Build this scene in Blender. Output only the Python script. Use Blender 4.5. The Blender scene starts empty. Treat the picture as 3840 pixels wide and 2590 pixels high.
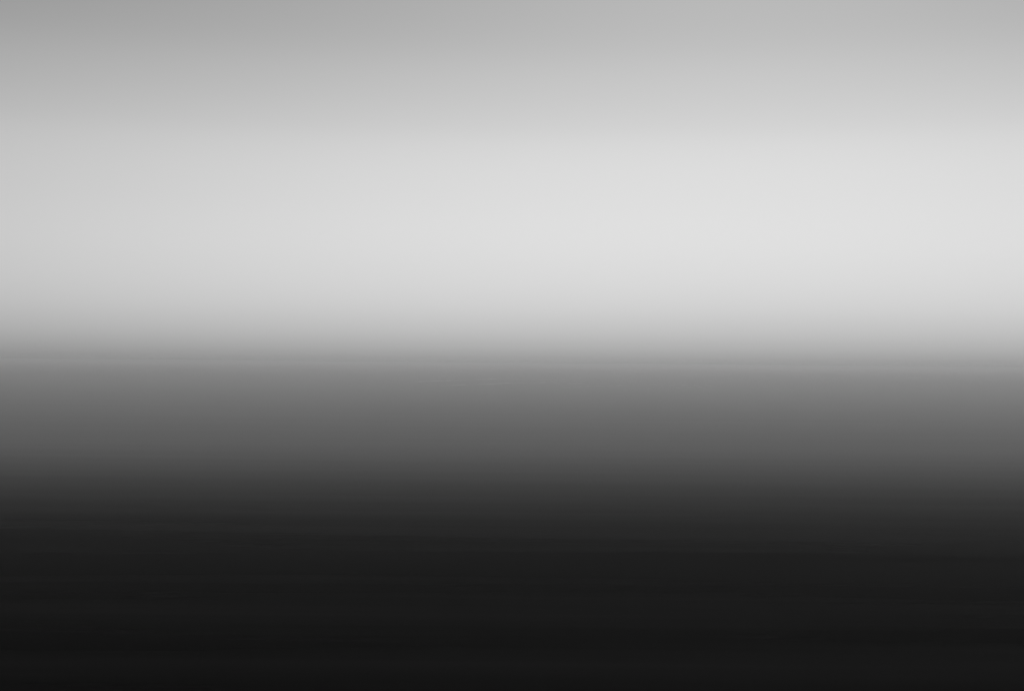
# Soft black-and-white seascape: calm dark sea, haze over the horizon, bright band of sky under a grey cloud deck.
import bpy, math, random
from mathutils import Vector, Matrix

R = math.radians
scene = bpy.context.scene
col = scene.collection
W, H = 3840.0, 2590.0                       # the photograph's pixels
FOCAL, SENSOR = 50.0, 36.0
F_PX = W * FOCAL / SENSOR
CAM_Z = 3.0
HORIZON_Y = 1360.0                          # pixel row of the horizon in the middle of the frame
ROLL = R(0.5)
SUN_AZ, SUN_EL = R(10.0), R(26.0)           # to the right of the view axis (+Y), above the frame

# ------------------------------------------------------------------ camera
cam_data = bpy.data.cameras.new('camera')
cam_data.sensor_width = SENSOR
cam_data.lens = FOCAL
cam_data.clip_start = 0.1
cam_data.clip_end = 30000
cam = bpy.data.objects.new('camera', cam_data)
col.objects.link(cam)
pitch = math.atan((HORIZON_Y - H / 2) / F_PX)          # horizon below the centre: look slightly up
cam.matrix_world = (Matrix.Translation((0, 0, CAM_Z)) @ Matrix.Rotation(R(90) + pitch, 4, 'X')
                    @ Matrix.Rotation(ROLL, 4, 'Z'))
scene.camera = cam
CAM_MW = cam.matrix_world.copy()

# ------------------------------------------------------------------ sky
world = bpy.data.worlds.new('World')
scene.world = world
world.use_nodes = True
nt = world.node_tree
nt.nodes.clear()
N, L = nt.nodes.new, nt.links.new
out = N('ShaderNodeOutputWorld')
bg = N('ShaderNodeBackground')
bg.inputs['Strength'].default_value = 0.1
L(bg.outputs[0], out.inputs['Surface'])

sky = N('ShaderNodeTexSky')
sky.sky_type = 'NISHITA'
sky.sun_disc = False
sky.sun_elevation = SUN_EL
sky.sun_rotation = SUN_AZ
sky.dust_density = 5.0
sky.air_density = 1.5
bw = N('ShaderNodeRGBToBW')
L(sky.outputs[0], bw.inputs[0])

tc = N('ShaderNodeTexCoord')
sep = N('ShaderNodeSeparateXYZ')
L(tc.outputs['Generated'], sep.inputs[0])


def math_node(op, a=None, b=None, va=None, vb=None):
    m = N('ShaderNodeMath')
    m.operation = op
    if a is not None:
        L(a, m.inputs[0])
    elif va is not None:
        m.inputs[0].default_value = va
    if b is not None:
        L(b, m.inputs[1])
    elif vb is not None:
        m.inputs[1].default_value = vb
    return m.outputs[0]


asin = math_node('ARCSINE', sep.outputs['Z'])
# elevation (degrees) -> radiance of the cloud cover: pale band low down, greyer deck above
SKY = [(0.0, .318), (0.32, .372), (0.645, .435), (1.72, .575), (2.79, .65), (4.0, .685), (4.94, .695), (6.5, .675),
       (8.1, .637), (9.65, .55), (11.2, .475), (14.3, .355), (18.0, .32), (30.0, .31), (90.0, .30)]
curve = N('ShaderNodeFloatCurve')
cm = curve.mapping
cm.use_clip = False
lo, hi = -5.0, 35.0
c = cm.curves[0]
pts = [((e - lo) / (hi - lo), v) for e, v in SKY if lo <= e <= hi]
pts = [(0.0, .2), ((-1.0 - lo) / (hi - lo), .17)] + pts + [(1.0, SKY[-1][1])]
while len(c.points) < len(pts):
    c.points.new(0.5, 0.5)
for p, (x, y) in zip(c.points, pts):
    p.location = (x, y)
cm.update()
mr = N('ShaderNodeMapRange')
mr.clamp = True
mr.inputs['From Min'].default_value = R(lo)
mr.inputs['From Max'].default_value = R(hi)
L(asin, mr.inputs['Value'])
L(mr.outputs[0], curve.inputs['Value'])

# glow towards the veiled sun: brighter in its azimuth, darker on the far side of the sky
dot = N('ShaderNodeVectorMath')
dot.operation = 'DOT_PRODUCT'
flat = N('ShaderNodeCombineXYZ')
L(sep.outputs['X'], flat.inputs['X'])
L(sep.outputs['Y'], flat.inputs['Y'])
nrm = N('ShaderNodeVectorMath')
nrm.operation = 'NORMALIZE'
L(flat.outputs[0], nrm.inputs[0])
L(nrm.outputs[0], dot.inputs[0])
dot.inputs[1].default_value = (math.sin(SUN_AZ), math.cos(SUN_AZ), 0)
off = math_node('POWER', math_node('MAXIMUM', math_node('SUBTRACT', b=dot.outputs['Value'], va=1.0), vb=0.0), vb=1.4)
fall = math_node('DIVIDE', b=math_node('ADD', math_node('MULTIPLY', off, vb=5.0), vb=1.0), va=0.7)
az = math_node('ADD', fall, vb=0.3)
# very soft streaky unevenness of the cloud
mp = N('ShaderNodeMapping')
mp.inputs['Scale'].default_value = (1.2, 1.2, 9.0)
mp.inputs['Rotation'].default_value = (R(0), R(-3), 0)
L(tc.outputs['Generated'], mp.inputs[0])
nz = N('ShaderNodeTexNoise')
nz.inputs['Scale'].default_value = 1.6
nz.inputs['Detail'].default_value = 1.5
nz.inputs['Roughness'].default_value = 0.4
L(mp.outputs[0], nz.inputs[0])
un = math_node('ADD', math_node('MULTIPLY', nz.outputs[0], vb=0.03), vb=0.985)
cloud = math_node('MULTIPLY', math_node('MULTIPLY', math_node('MULTIPLY', curve.outputs[0], az), un), vb=10.0)
mix = N('ShaderNodeMix')
mix.data_type = 'FLOAT'
mix.inputs['Factor'].default_value = 0.97    # almost closed cloud over the clear sky
L(bw.outputs[0], mix.inputs['A'])
L(cloud, mix.inputs['B'])
L(mix.outputs[0], bg.inputs['Color'])

# ------------------------------------------------------------------ sun behind the cloud
sun_data = bpy.data.lights.new('sun', 'SUN')
sun_data.energy = 0.63
sun_data.angle = R(22)
sun_data.color = (1, 1, 1)
sun = bpy.data.objects.new('sun', sun_data)
col.objects.link(sun)
to_sun = Vector((math.sin(SUN_AZ) * math.cos(SUN_EL), math.cos(SUN_AZ) * math.cos(SUN_EL), math.sin(SUN_EL)))
sun.rotation_euler = to_sun.to_track_quat('Z', 'Y').to_euler()
sun.location = to_sun * 50

vs = scene.view_settings
scene.display_settings.display_device = 'sRGB'
vs.view_transform = 'Standard'
vs.look = 'None'
vs.exposure = 0.0
vs.gamma = 1.0
vs.use_curve_mapping = False
scene.render.engine = 'CYCLES'
scene.cycles.use_denoising = True
scene.cycles.max_bounces = 12
scene.cycles.volume_bounces = 4


# ------------------------------------------------------------------ materials
def principled(name):
    m = bpy.data.materials.new(name)
    m.use_nodes = True
    return m, m.node_tree, m.node_tree.nodes['Principled BSDF']


water_mat, wt, wb = principled('calm_sea_water')
wb.inputs['Base Color'].default_value = (0.004, 0.004, 0.004, 1)
wb.inputs['IOR'].default_value = 1.0029      # reflections cut down as through a polarising filter
wb.inputs['Specular IOR Level'].default_value = 0.5
wb.inputs['Roughness'].default_value = 0.10
# wind-ruffled and slick patches, drawn out along the shore
w_tc = wt.nodes.new('ShaderNodeTexCoord')
w_map = wt.nodes.new('ShaderNodeMapping')
w_map.inputs['Scale'].default_value = (0.012, 0.16, 1)
w_map.inputs['Rotation'].default_value = (0, 0, R(-2))
w_nz = wt.nodes.new('ShaderNodeTexNoise')
w_nz.inputs['Scale'].default_value = 1.0
w_nz.inputs['Detail'].default_value = 3.0
w_mr = wt.nodes.new('ShaderNodeMapRange')
w_mr.inputs['From Min'].default_value = 0.3
w_mr.inputs['From Max'].default_value = 0.7
w_mr.inputs['To Min'].default_value = 0.09
w_mr.inputs['To Max'].default_value = 0.105
wt.links.new(w_tc.outputs['Object'], w_map.inputs[0])
wt.links.new(w_map.outputs[0], w_nz.inputs[0])
wt.links.new(w_nz.outputs[0], w_mr.inputs[0])
wt.links.new(w_mr.outputs[0], wb.inputs['Roughness'])

# base colour paler with distance: sea brightness painted in where reflection falls short
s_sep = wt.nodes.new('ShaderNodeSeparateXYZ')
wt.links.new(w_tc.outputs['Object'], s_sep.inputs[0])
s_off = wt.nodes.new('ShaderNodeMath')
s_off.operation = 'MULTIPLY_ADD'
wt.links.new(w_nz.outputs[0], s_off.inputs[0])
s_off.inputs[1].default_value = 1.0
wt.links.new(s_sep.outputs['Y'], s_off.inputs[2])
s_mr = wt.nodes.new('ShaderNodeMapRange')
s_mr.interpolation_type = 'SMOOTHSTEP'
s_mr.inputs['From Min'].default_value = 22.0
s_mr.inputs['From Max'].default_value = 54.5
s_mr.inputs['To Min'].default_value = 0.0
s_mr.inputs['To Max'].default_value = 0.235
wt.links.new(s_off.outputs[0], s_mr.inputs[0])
# light and dark swell streaks painted into base colour; real reflections too faint
k_map = wt.nodes.new('ShaderNodeMapping')
k_map.inputs['Scale'].default_value = (0.035, 0.55, 1)
k_map.inputs['Rotation'].default_value = (0, 0, R(-1.5))
wt.links.new(w_tc.outputs['Object'], k_map.inputs[0])
k_nz = wt.nodes.new('ShaderNodeTexNoise')
k_nz.inputs['Scale'].default_value = 1.0
k_nz.inputs['Detail'].default_value = 4.0
k_nz.inputs['Roughness'].default_value = 0.55
wt.links.new(k_map.outputs[0], k_nz.inputs[0])
k_mr = wt.nodes.new('ShaderNodeMapRange')
k_mr.inputs['From Min'].default_value = 0.4
k_mr.inputs['From Max'].default_value = 0.75
k_mr.inputs['To Min'].default_value = 0.0
k_mr.inputs['To Max'].default_value = 0.013
wt.links.new(k_nz.outputs[0], k_mr.inputs[0])
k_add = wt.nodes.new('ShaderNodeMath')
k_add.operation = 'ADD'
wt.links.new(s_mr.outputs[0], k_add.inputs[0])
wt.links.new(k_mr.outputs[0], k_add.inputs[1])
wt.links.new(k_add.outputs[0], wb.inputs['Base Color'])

foam_mat, ft, fb = principled('sea_foam')
f_tc = ft.nodes.new('ShaderNodeTexCoord')
f_nz = ft.nodes.new('ShaderNodeTexNoise')
f_nz.inputs['Scale'].default_value = 3.0
f_nz.inputs['Detail'].default_value = 5.0
f_cr = ft.nodes.new('ShaderNodeValToRGB')
f_cr.color_ramp.elements[0].position = 0.3
f_cr.color_ramp.elements[0].color = (0.55, 0.55, 0.55, 1)
f_cr.color_ramp.elements[1].position = 0.65
f_cr.color_ramp.elements[1].color = (0.82, 0.82, 0.82, 1)
ft.links.new(f_tc.outputs['Object'], f_nz.inputs[0])
ft.links.new(f_nz.outputs[0], f_cr.inputs[0])
ft.links.new(f_cr.outputs[0], fb.inputs['Base Color'])
fb.inputs['Roughness'].default_value = 0.3          # wet bubbles
fb.inputs['IOR'].default_value = 1.33

# ------------------------------------------------------------------ sea
rng = random.Random(4)
SWELL = []
for i in range(18):
    lam = rng.uniform(1.6, 5.0)
    th = rng.gauss(R(1.5), R(3.0))           # long crests, nearly square to the view
    k = 2 * math.pi / lam
    SWELL.append((k * math.sin(th), k * math.cos(th), 0.0030 * lam / 2 / math.pi, rng.uniform(0, 6.28)))


def sea_z(x, y):
    a = min(1.0, max(0.0, (40.0 - math.hypot(x, y)) / 28.0))   # dies out to glassy calm farther off
    if a == 0:
        return 0.0
    a = a * a * (3 - 2 * a)
    return a * sum(am * math.sin(kx * x + ky * y + ph) for kx, ky, am, ph in SWELL)


def axis_steps(fine, fine_to, grow, far):
    v, s = [0.0], fine
    while v[-1] < far:
        if v[-1] >= fine_to:
            s *= grow
        v.append(min(far, v[-1] + s))
    return v


FAR = 7000.0
px = axis_steps(1.5, 60, 1.25, FAR)
xs = [-v for v in px[:0:-1]] + px
py = axis_steps(0.2, 50, 1.1, FAR)
ny_ = axis_steps(0.7, 40, 1.3, FAR)
ys = [-v for v in ny_[:0:-1]] + py
verts = [(x, y, sea_z(x, y)) for y in ys for x in xs]
nx = len(xs)
faces = [(j * nx + i, j * nx + i + 1, (j + 1) * nx + i + 1, (j + 1) * nx + i)
         for j in range(len(ys) - 1) for i in range(nx - 1)]
me = bpy.data.meshes.new('water')
me.from_pydata(verts, [], faces)
me.polygons.foreach_set('use_smooth', [True] * len(faces))
me.materials.append(water_mat)
water = bpy.data.objects.new('water', me)
col.objects.link(water)
water['kind'] = 'structure'
water['label'] = 'calm dark sea reaching to a hazy horizon'


# ------------------------------------------------------------------ foam lines drifting on the sea
def on_sea(u, v):
    """Pixel of the photograph -> point where its ray meets the sea."""
    d = CAM_MW.to_3x3() @ Vector(((u - W / 2) / F_PX, -(v - H / 2) / F_PX, -1.0))
    t = -CAM_Z / d.z
    p = CAM_MW.translation + d * t
    return Vector((p.x, p.y, 0))


def foam_patch(path, width, parent, seed, foam_h=0.003):
    """A narrow mat of foam along a line of pixels: tapered ends, ragged sides, low domed section."""
    r = random.Random(seed)
    P = [on_sea(u, v) for u, v in path]
    base = parent.location
    # resample
    seg = [0.0]
    for a, b in zip(P, P[1:]):
        seg.append(seg[-1] + (b - a).length)
    total = seg[-1]
    n = max(8, int(total / 0.45))
    centre = []
    for i in range(n + 1):
        s = total * i / n
        j = max(q for q in range(len(seg) - 1) if seg[q] <= s + 1e-9)
        f = (s - seg[j]) / max(1e-9, seg[j + 1] - seg[j])
        centre.append(P[j].lerp(P[j + 1], f))
    for _ in range(6):
        centre = [centre[0]] + [(centre[i - 1] + centre[i] * 2 + centre[i + 1]) / 4 for i in range(1, n)] + [centre[-1]]
    ph = [r.uniform(0, 6.28) for _ in range(8)]
    V, Fc = [], []
    prof = [(-1.0, 0.0), (-0.62, 0.75), (0.0, 1.0), (0.6, 0.7), (1.0, 0.0)]
    for i, cpt in enumerate(centre):
        s = total * i / n
        t = i / n
        a, b = centre[max(0, i - 1)], centre[min(n, i + 1)]
        tan = (b - a).normalized()
        nor = Vector((-tan.y, tan.x, 0))
        taper = min(1.0, t / 0.18, (1 - t) / 0.18)
        taper = 0.06 + 0.94 * math.sin(taper * math.pi / 2)
        hl = width * 0.5 * taper * (1 + 0.25 * math.sin(s * 0.9 + ph[0]) + 0.2 * math.sin(s * 2.3 + ph[1]) + r.uniform(-.15, .15))
        hr = width * 0.5 * taper * (1 + 0.25 * math.sin(s * 0.7 + ph[2]) + 0.2 * math.sin(s * 2.9 + ph[3]) + r.uniform(-.15, .15))
        wob = nor * (0.08 * math.sin(s * 0.8 + ph[4]))
        for o, z in prof:
            q = cpt + wob + nor * (o * (hr if o > 0 else hl))
            V.append((q.x - base.x, q.y - base.y, sea_z(q.x, q.y) + 0.002 + z * foam_h * taper * r.uniform(.8, 1.2)))
        # underside, just below the surface
        q = cpt + wob
        V.append((q.x - base.x, q.y - base.y, sea_z(q.x, q.y) - 0.01))
    m = len(prof) + 1
    for i in range(n):
        for j in range(m):
            k = (j + 1) % m
            Fc.append((i * m + j, (i + 1) * m + j, (i + 1) * m + k, i * m + k))
    Fc.append(tuple(range(m)))
    Fc.append(tuple(n * m + j for j in reversed(range(m))))
    me = bpy.data.meshes.new('foam_patch')
    me.from_pydata(V, [], Fc)
    me.polygons.foreach_set('use_smooth', [True] * len(Fc))
    me.update()
    me.materials.append(foam_mat)
    o = bpy.data.objects.new('foam_patch', me)
    col.objects.link(o)
    o.parent = parent
    return o


Z = 2325 / 520.0


def zoomed(x0, pts):
    return [(x0 + a / Z, 1400 + b / Z) for a, b in pts]


def zoom_left(pts):
    return [(640 + a * 320 / 2325.0, 1360 + b * 320 / 2325.0) for a, b in pts]


a1, a2, a3 = 1500, 2000, 2500
LINES = [
    ('longest pale foam line on the far sea, arched in the middle of the picture', 0.40, [
        zoomed(a1, [(240, 139), (400, 132), (620, 124), (860, 116), (1170, 110)]),
        zoomed(a1, [(1195, 105), (1330, 101), (1460, 96), (1620, 88), (1800, 86), (2060, 95), (2325, 98), (2600, 97), (2870, 95), (3130, 95)])]),
    ('second long foam line, bright and arched, just nearer than the longest one', 0.24, [
        zoomed(a1, [(660, 206), (765, 205)]),
        zoomed(a1, [(840, 199), (950, 195), (1120, 187)]),
        zoomed(a1, [(1200, 185), (1350, 184), (1480, 178), (1640, 171), (1850, 160), (2060, 154), (2240, 154), (2345, 157), (2490, 163)])]),
    ('row of six short foam dashes just below the right end of the longest line', 0.14, [
        zoomed(a2, [(110, 148), (215, 141)]), zoomed(a2, [(290, 139), (395, 134)]), zoomed(a2, [(465, 130), (570, 127)]),
        zoomed(a2, [(645, 125), (750, 127)]), zoomed(a2, [(790, 130), (895, 126)]), zoomed(a2, [(965, 130), (1070, 130)])]),
    ('broken foam line carrying on rightward from the second long one', 0.24, [
        zoomed(a2, [(360, 168), (450, 168)]), zoomed(a2, [(570, 169), (860, 165)]),
        zoomed(a2, [(930, 165), (1012, 165)]), zoomed(a2, [(1040, 161), (1250, 166)])]),
    ('slanting row of faint foam dashes nearer than the broken line, right of centre', 0.14, [
        zoomed(a2, [(500, 234), (645, 232)]), zoomed(a2, [(680, 222), (822, 219)]), zoomed(a2, [(895, 217), (966, 212)]),
        zoomed(a2, [(1040, 210), (1180, 209)]), zoomed(a2, [(1255, 206), (1350, 206)]), zoomed(a2, [(1400, 204), (1535, 195)])]),
    ('row of three even foam dashes farthest off on the right', 0.14, [
        zoomed(a2, [(1575, 133), (1680, 132)]), zoomed(a2, [(1755, 132), (1860, 132)]), zoomed(a2, [(1935, 132), (2075, 132)])]),
    ('long row of faint foam dashes nearer than the three even ones on the right', 0.14, [
        zoomed(a2, [(1755, 183), (1860, 185)]), zoomed(a2, [(1935, 183), (2070, 187)]), zoomed(a2, [(2110, 183), (2182, 183)]),
        zoomed(a3, [(52, 187), (160, 190)]), zoomed(a3, [(235, 196), (340, 190)]), zoomed(a3, [(450, 195), (515, 199)]),
        zoomed(a3, [(625, 191), (730, 190)])]),
    ('row of three tiny foam flecks nearest to the viewer, right of centre', 0.14, [
        zoomed(a2, [(1500, 267), (1570, 267)]), zoomed(a2, [(1680, 263), (1716, 263)]), zoomed(a2, [(1860, 257), (1965, 257)])]),
    ('row of three foam dashes low on the right, below the long faint row', 0.14, [
        zoomed(a3, [(160, 236), (262, 236)]), zoomed(a3, [(340, 232), (440, 230)]), zoomed(a3, [(520, 221), (586, 225)])]),
    ('loose row of small foam flecks farthest to the right', 0.14, [
        zoomed(a3, [(1235, 230), (1272, 230)]), zoomed(a3, [(1390, 230), (1485, 230)]), zoomed(a3, [(1595, 226), (1695, 225)]),
        zoomed(a3, [(1805, 256), (1876, 257)])]),
    ('straight row of five foam dashes alone on the left near the horizon', 1.0, [
        zoom_left([(410, 109), (642, 107)]), zoom_left([(755, 109), (930, 108)]), zoom_left([(1105, 108), (1277, 108)]),
        zoom_left([(1395, 108), (1627, 107)]), zoom_left([(1745, 108), (1975, 107)])]),
]
seed = 11
for label, width, patches in LINES:
    mid = patches[len(patches) // 2][0]
    root = bpy.data.objects.new('foam_line', None)
    col.objects.link(root)
    root.empty_display_size = 0.5
    root.location = on_sea(*mid)
    root['label'] = label
    root['category'] = 'foam'
    root['group'] = 'foam lines on the far sea'
    for path in patches:
        foam_patch(path, width, root, seed)
        seed += 1

# ------------------------------------------------------------------ haze lying on the sea
haze_mat = bpy.data.materials.new('sea_haze')
haze_mat.use_nodes = True
ht = haze_mat.node_tree
ht.nodes.clear()
ho = ht.nodes.new('ShaderNodeOutputMaterial')
hv = ht.nodes.new('ShaderNodeVolumePrincipled')
hv.inputs['Color'].default_value = (0.97, 0.97, 0.97, 1)
hv.inputs['Density'].default_value = 0.0018
hv.inputs['Anisotropy'].default_value = 0.42
ht.links.new(hv.outputs[0], ho.inputs['Volume'])
B, Z0, Z1 = FAR + 100, -1.0, 3.4
hm = bpy.data.meshes.new('haze')
hm.from_pydata([(x, y, z) for z in (Z0, Z1) for x, y in ((-B, -B), (B, -B), (B, B), (-B, B))], [],
               [(3, 2, 1, 0), (4, 5, 6, 7), (0, 1, 5, 4), (1, 2, 6, 5), (2, 3, 7, 6), (3, 0, 4, 7)])
hm.materials.append(haze_mat)
haze = bpy.data.objects.new('haze', hm)
col.objects.link(haze)
haze['kind'] = 'stuff'
haze['label'] = 'pale sea haze softening the horizon'
